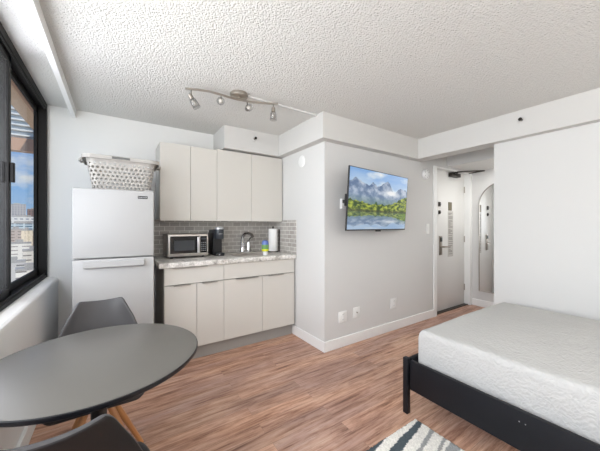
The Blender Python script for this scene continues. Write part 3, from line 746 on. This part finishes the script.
# ------------------------------------------------------------------ bed
BX0, BX1, BY0, BY1 = 1.640, 3.12, -.86, 1.185
bd = thing('bed_frame', 'low black wooden bed frame with square corner post', 'bed', ((BX0+BX1)/2, .15, 0))
for x, y in ((BX0, BY1-.036), (BX1-.036, BY1-.036), (BX0, BY0), (BX1-.036, BY0)):
    MB().box(x, x+.036, y, y+.036, 0, .378, .005).build('post', 'bedwood', bd, 'auto')
for x in (BX0+.012, BX1-.04):
    q = MB().box(x, x+.028, BY0+.048, BY1-.048, .172, .368, .003).build('side_rail', 'bedwood', bd, 'auto')
    if x < 2:
        for yy in (.505, .53): MB().lathe(0, 0, [(.0025, 0), (.0025, .001)], 10, o=Matrix.Translation((x, yy, .31+yy*.01)) @ Matrix.Rotation(-PI/2, 4, 'Y')).build('bolt_hole', 'silver', q)
for y in (BY1-.038, BY0+.01):
    MB().box(BX0+.048, BX1-.048, y, y+.028, .172, .368, .003).build('end_rail', 'bedwood', bd, 'auto')
for k in range(9):
    y = BY0+.13+k*.215; MB().box(BX0+.04, BX1-.04, y, y+.09, .275, .295, .002).build('slat', 'bedwood', bd)
MB().box(BX0+.048, BX1-.048, BY0+.005, BY0+.035, .368, .80, .006).build('headboard', 'bedwood', bd, 'auto')
tag(MB().box(1.75, 3.06, -.80, 1.10, .295, .55, .04, 3).build('mattress', 'whiteshell', smooth='auto', origin=(2.4, .15, .295)), 'thick white mattress under the quilt on black bed', 'mattress')
# quilt: rounded shell over the mattress
q = MB(); qx0, qx1, qy0, qy1 = 1.736, 3.085, -.815, 1.128
NX, NY = 56, 76; grid = []
def qz(x, y):
    ex = min(x-qx0, qx1-x); ey = min(y-qy0, qy1-y); r = .028
    z = .562+.016*math.sin(PI*(x-qx0)/(qx1-qx0))*math.sin(PI*(y-qy0)/(qy1-qy0))+.006*noise.noise(Vector((x*3, y*3, 0)))
    z -= .010*max(0, (x-2.5)/.6)
    for e in (ex, ey):
        if e < r: z -= r-math.sqrt(max(0, r*r-(r-e)**2))
    return z
def spread(a, b_, n): 
    out = []
    for i in range(n+1):
        t = i/n; out.append(a+(b_-a)*(.5-.5*math.cos(PI*t))*.35+(b_-a)*t*.65)
    return out
XS = [qx0, qx0+.004, qx0+.012, qx0+.025]+spread(qx0+.05, qx1-.05, NX)+[qx1-.025, qx1-.012, qx1-.004, qx1]
YS = [qy0, qy0+.004, qy0+.012, qy0+.025]+spread(qy0+.05, qy1-.05, NY)+[qy1-.025, qy1-.012, qy1-.004, qy1]
G = [[q.bm.verts.new((x, y, qz(x, y))) for x in XS] for y in YS]
for r0, r1 in zip(G, G[1:]):
    for i in range(len(XS)-1): q.bm.faces.new((r0[i], r0[i+1], r1[i+1], r1[i]))
ring = G[0][:]+[r[-1] for r in G[1:]]+list(reversed(G[-1][:-1]))+[r[0] for r in reversed(G[1:-1])]
prev = ring
cx_, cy_ = (qx0+qx1)/2, (qy0+qy1)/2
for zt in (.51, .44, .38, .335):
    cur = []
    for v in ring:
        k = v.co; off = .004*noise.noise(Vector((k.x*6, k.y*6, zt*9)))
        dx = off if (k.x <= qx0+1e-5 or k.x >= qx1-1e-5) else 0; dy = off if (k.y <= qy0+1e-5 or k.y >= qy1-1e-5) else 0
        cur.append(q.bm.verts.new((k.x+dx, k.y+dy, zt)))
    for i in range(len(ring)):
        j = (i+1) % len(ring); q.bm.faces.new((prev[i], prev[j], cur[j], cur[i]))
    prev = cur
tag(q.build('quilt', 'quilt', smooth=True, origin=(2.4, .15, .335)), 'white textured quilt tucked over the mattress', 'quilt')

# rug
bm = bmesh.new(); lay = bm.verts.layers.float_color.new('Col')
rx0, rx1, ry0, ry1 = .62, 1.636, -.45, 1.088
def rugcol(x, y):
    w = (rx1-x)
    s_ = (1.085-y)-.17*w+.012*noise.noise(Vector((x*5, y*5, 0)))+.004*noise.noise(Vector((x*40, y*40, 3)))
    k = 1+w*1.1
    dark, grey, white = (72, 82, 88), (150, 151, 150), (226, 223, 216)
    if s_ < .0-.045*min(1, w*3.5): return dark if w > .06 else white
    if s_ < .0: return white
    if abs(s_-.036) < .018*k: return dark
    if s_ < .23:
        if abs(s_-.122-.02*w) < .011*k*(1+.5*noise.noise(Vector((x*9, y*9, 1)))): return grey
        if abs(s_-.205-.02*w) < .008*k*(1+.6*noise.noise(Vector((x*9, y*9, 2)))): return grey
        if s_ < .215: return white
    if abs(s_-.262) < .026*k: return (150, 152, 151)
    if s_ < .36: return white
    p = (s_*7.3+.9*noise.noise(Vector((x*2.2, y*2.2, 5)))) % 1
    return dark if p < .22 else (grey if .5 < p < .62 else white)
nx, ny = 170, 256; g = []
for j in range(ny+1):
    for i in range(nx+1):
        x, y = rx0+(rx1-rx0)*i/nx, ry0+(ry1-ry0)*j/ny
        e = min(i, nx-i, j, ny-j)
        z = .014+.0035*noise.noise(Vector((x*90, y*90, 0)))+.002*random.random()
        if e == 0: z = .003
        c = rugcol(x, y); f = .93+.14*random.random()
        v = bm.verts.new((x+random.uniform(-.002, .002), y+random.uniform(-.002, .002), z)); v[lay] = srgb(*[min(255, t*f) for t in c]); g.append(v)
for j in range(ny):
    for i in range(nx):
        a = j*(nx+1)+i; bm.faces.new((g[a], g[a+1], g[a+nx+2], g[a+nx+1]))
s = MB(); s.bm.free(); s.bm = bm
tag(s.build('area_rug', 'rug', smooth=True, origin=(1.13, .3, 0)), 'white shag rug with slate and grey zebra stripes beside bed', 'rug')

# ------------------------------------------------------------------ outside
ev = thing('roof_overhang', 'tan concrete overhang with louvred band outside the window', 'overhang', (-.78, 5.4, 2.335))
MB().box(-.947, -.605, 1.0, 5.40, 2.60, 2.74).build('soffit_slab', 'eave', ev)
MB().box(-3.4, -.62, 5.40, 5.56, 2.335, 2.51).build('beam', 'eavedark', ev)
MB().box(-3.4, -.62, 5.44, 5.50, 2.51, 3.2).build('louvre_panel', plain('pale louvre', srgb(226, 230, 230), .6), ev)
for k in range(9):
    z = 2.535+k*.072; MB().box(-3.4, -.62, 5.405, 5.44, z, z+.012).build('louvre_blade', 'concrete', ev)
MB().box(-.80, -.78, 1.0, 5.40, 2.588, 2.60).build('soffit_batten', 'eavedark', ev)

city = [
 ('A', -207.4, 980.4, 31.7, 55.3, (186, 180, 176), (120, 124, 132), 5, 6, 1.2, 'tall grey tower with regular window grid on far skyline'),
 ('B', -153.3, 848.1, 20.2, 37.9, (146, 122, 112), (96, 88, 92), 4, 4, .8, 'brownish tower right of the grey grid tower'),
 ('C', -131.7, 665.3, 53.9, 16.6, (222, 218, 210), (120, 128, 140), 7, 5, 1.6, 'long white slab building below the far towers'),
 ('D', -104.8, 527.1, 49.6, 4.4, (196, 208, 210), (96, 122, 138), 9, 3.6, .9, 'blue-green banded office block across mid skyline'),
 ('E', -80.1, 414.3, 9.2, -3.8, (234, 216, 186), (206, 186, 160), 3, 9, 1.2, 'plain cream block in front of banded office'),
 ('F', -95.8, 448.8, 14.5, -3.0, (190, 172, 158), (110, 98, 94), 20, 3.4, 1.3, 'taupe striped balcony building left of cream block'),
 ('G', -79.5, 450.0, 10.5, -5.1, (150, 132, 120), (100, 88, 84), 3, 3.4, .9, 'dark brown balcony building right of cream block'),
 ('H', -69.1, 334.8, 13.9, -14.1, (236, 228, 214), (150, 140, 130), 9, 3.3, 1.25, 'low white roofed building below the cream block'),
 ('I', -49.2, 273.4, 11.6, -16.6, (226, 216, 200), (128, 118, 108), 9, 3.3, 1.25, 'pale beige low building at right of window view'),
 ('J', -52.3, 239.4, 10.5, -21.3, (206, 200, 192), (110, 106, 104), 9, 3.3, 1.25, 'grey low building at left foot of window view'),
 ('K', -38.7, 206.2, 10.9, -22.5, (240, 232, 218), (140, 130, 120), 9, 3.3, 1.25, 'nearest white low building at foot of window view'),
]
for key, x, y, w, zt, wc, gc, bw, rh, mo, lab in city:
    m = facade('facade '+key, srgb(*wc), srgb(*gc), bw, rh, mo)
    t = thing('city_building', lab, 'building', (x, y, -45), (0, 0, math.radians(11)))
    hh = zt+45
    MB().box(-w/2, w/2, 0, w*.8, 0, hh).build('facade', m, t, local=True)
    rf = MB().box(-w/2-.2, w/2+.2, -.2, w*.8+.2, hh-.5, hh+.6).build('roof', 'concrete', t, local=True)
    MB().box(-w*.2, w*.15, w*.2, w*.5, hh+.6, hh+3).build('roof_plant_room', 'concrete', rf, local=True)
mt = plain('tree leaves', srgb(96, 112, 70), .9, bump=(1.2, .5)); mk = plain('tree bark', srgb(80, 66, 52), .9)
for k, (x, y, r, lab) in enumerate([(-58, 300, 5, 'round street tree left below the cream block'), (-40.5, 247, 4, 'round street tree between pale low buildings'), (-60, 268, 4.5, 'round street tree behind grey low building')]):
    t = thing('street_tree', lab, 'tree', (x, y, -45))
    MB().tube([(0, 0, 0), (.2, 0, 12)], [.5, .35], 8).build('trunk', mk, t, True, local=True)
    b = MB(); bmesh.ops.create_icosphere(b.bm, subdivisions=4, radius=r)
    for v in b.bm.verts: v.co *= 1+.28*noise.noise(v.co*.55+Vector((k*9, 0, 0))); v.co.z = v.co.z*.9+15
    b.build('crown', mt, t, True, local=True)
g = MB().box(-900, 900, 8, 1500, -46, -45).build('ground', plain('hazy ground', srgb(190, 178, 162), .95, var=.25)); struct(g)

# ------------------------------------------------------------------ world, light, camera
w = bpy.data.worlds.new('sky'); bpy.context.scene.world = w; w.use_nodes = True; nt = w.node_tree
bg = nt.nodes['Background']
tc = nt.nodes.new('ShaderNodeTexCoord'); sx = nt.nodes.new('ShaderNodeSeparateXYZ'); nt.links.new(tc.outputs['Generated'], sx.inputs[0])
skyr = ramp(nt, sx.outputs[2], [(0, srgb(196, 220, 246)), (.10, srgb(140, 192, 246)), (.3, srgb(86, 150, 232)), (1, srgb(80, 136, 214))])
mp = nt.nodes.new('ShaderNodeMapping'); mp.inputs['Scale'].default_value = (5, 5, 9); mp.inputs['Location'].default_value = (2.3, .4, .9); nt.links.new(tc.outputs['Generated'], mp.inputs['Vector'])
cn = noise_node(nt, mp.outputs[0], 1.4, 6, .55)
cr = ramp(nt, cn.outputs['Fac'], [(.52, (0, 0, 0, 1)), (.66, (1, 1, 1, 1))])
nt.links.new(mix(nt, cr.outputs[0], skyr.outputs[0], srgb(240, 243, 248)), bg.inputs['Color']); bg.inputs['Strength'].default_value = 1.0

UP_FILL = 58; HALL_FILL = 10
def lamp(name, kind, loc, rot, energy, color=(1, 1, 1), **kw):
    l = bpy.data.lights.new(name, kind); l.energy = energy; l.color = color
    for k, v in kw.items(): setattr(l, k, v)
    o = bpy.data.objects.new(name, l); C.objects.link(o); o.location = loc; o.rotation_euler = rot; return o
lamp('sun', 'SUN', (0, -20, 60), (math.radians(48), 0, math.radians(22)), 4.2, (1, .95, .88), angle=.01)
# daylight arriving through the window run behind and beside the camera
for y, sy, e in ((2.05, .95, 44), (.56, 1.85, 105), (-1.44, 1.9, 60)):
    lamp('window_daylight', 'AREA', (-.80, y, 1.62), (0, -PI/2, 0), e, (1, .985, .96), shape='RECTANGLE', size=1.45, size_y=sy)
# added, unseen uplights behind the camera that brighten the ceiling
def fill_uplight(label, x, y, e):
    t = thing('fill_lamp', label, 'added fill lamp', (x, y, 0))
    MB().lathe(x, y, [(.13, 0), (.13, .012), (.03, .022), (.013, .03)], 32).build('base', 'nickel', t, 'auto')
    MB().lathe(x, y, [(.012, .03), (.012, 1.66)], 16).build('pole', 'nickel', t, 'auto')
    b = MB(); b.rings([[Vector((x+r*math.cos(2*PI*k/32), y+r*math.sin(2*PI*k/32), z)) for k in range(32)] for r, z in ((.013, 1.64), (.06, 1.655), (.14, 1.72), (.143, 1.722), (.135, 1.722), (.055, 1.665), (.01, 1.66))], cap=False)
    b.build('lamp_shade', 'nickel', t, True)
    lamp('fill_lamp_light', 'AREA', (x, y, 1.725), (PI, 0, 0), e, (1, 1, 1), shape='DISK', size=.24)
fill_uplight('added unseen uplight in the room corner behind the bed', 2.7, -1.9, UP_FILL)
fill_uplight('added unseen uplight in the window corner behind the camera', .3, -1.7, UP_FILL)

hl = thing('hall_fill_lamp', 'added unseen round fill lamp under the lowered hall ceiling', 'ceiling lamp', (4.35, 1.52, 2.147))  # added lamp, none is seen here; it brightens the hall door
MB().lathe(4.35, 1.52, [(.085, 2.147), (.085, 2.139), (.07, 2.135)], 32).build('lamp_rim', 'trim', hl, 'auto')
em, nt2, pb = new_mat('fill lamp glow'); pb.inputs['Emission Color'].default_value = (1, .97, .93, 1); pb.inputs['Emission Strength'].default_value = 3
MB().lathe(4.35, 1.52, [(.07, 2.135), (.06, 2.128), (.01, 2.125)], 32).build('lamp_lens', em, hl, True)
lamp('hall_fill_light', 'AREA', (4.35, 1.52, 2.118), (0, 0, 0), HALL_FILL, (1, .985, .96), shape='DISK', size=.13)
cam = bpy.data.cameras.new('camera'); co = bpy.data.objects.new('camera', cam); C.objects.link(co)
co.location = (0, 0, 1.28); co.rotation_euler = (PI/2, 0, -math.radians(33.75))
cam.sensor_width = 36; cam.sensor_fit = 'HORIZONTAL'; cam.lens = 276/600*36; cam.clip_start = .02; cam.clip_end = 3000
sc = bpy.context.scene; sc.camera = co
vs = sc.view_settings; vs.view_transform = 'Standard'; vs.look = 'None'; vs.exposure = -.23; vs.gamma = 1; vs.use_curve_mapping = False
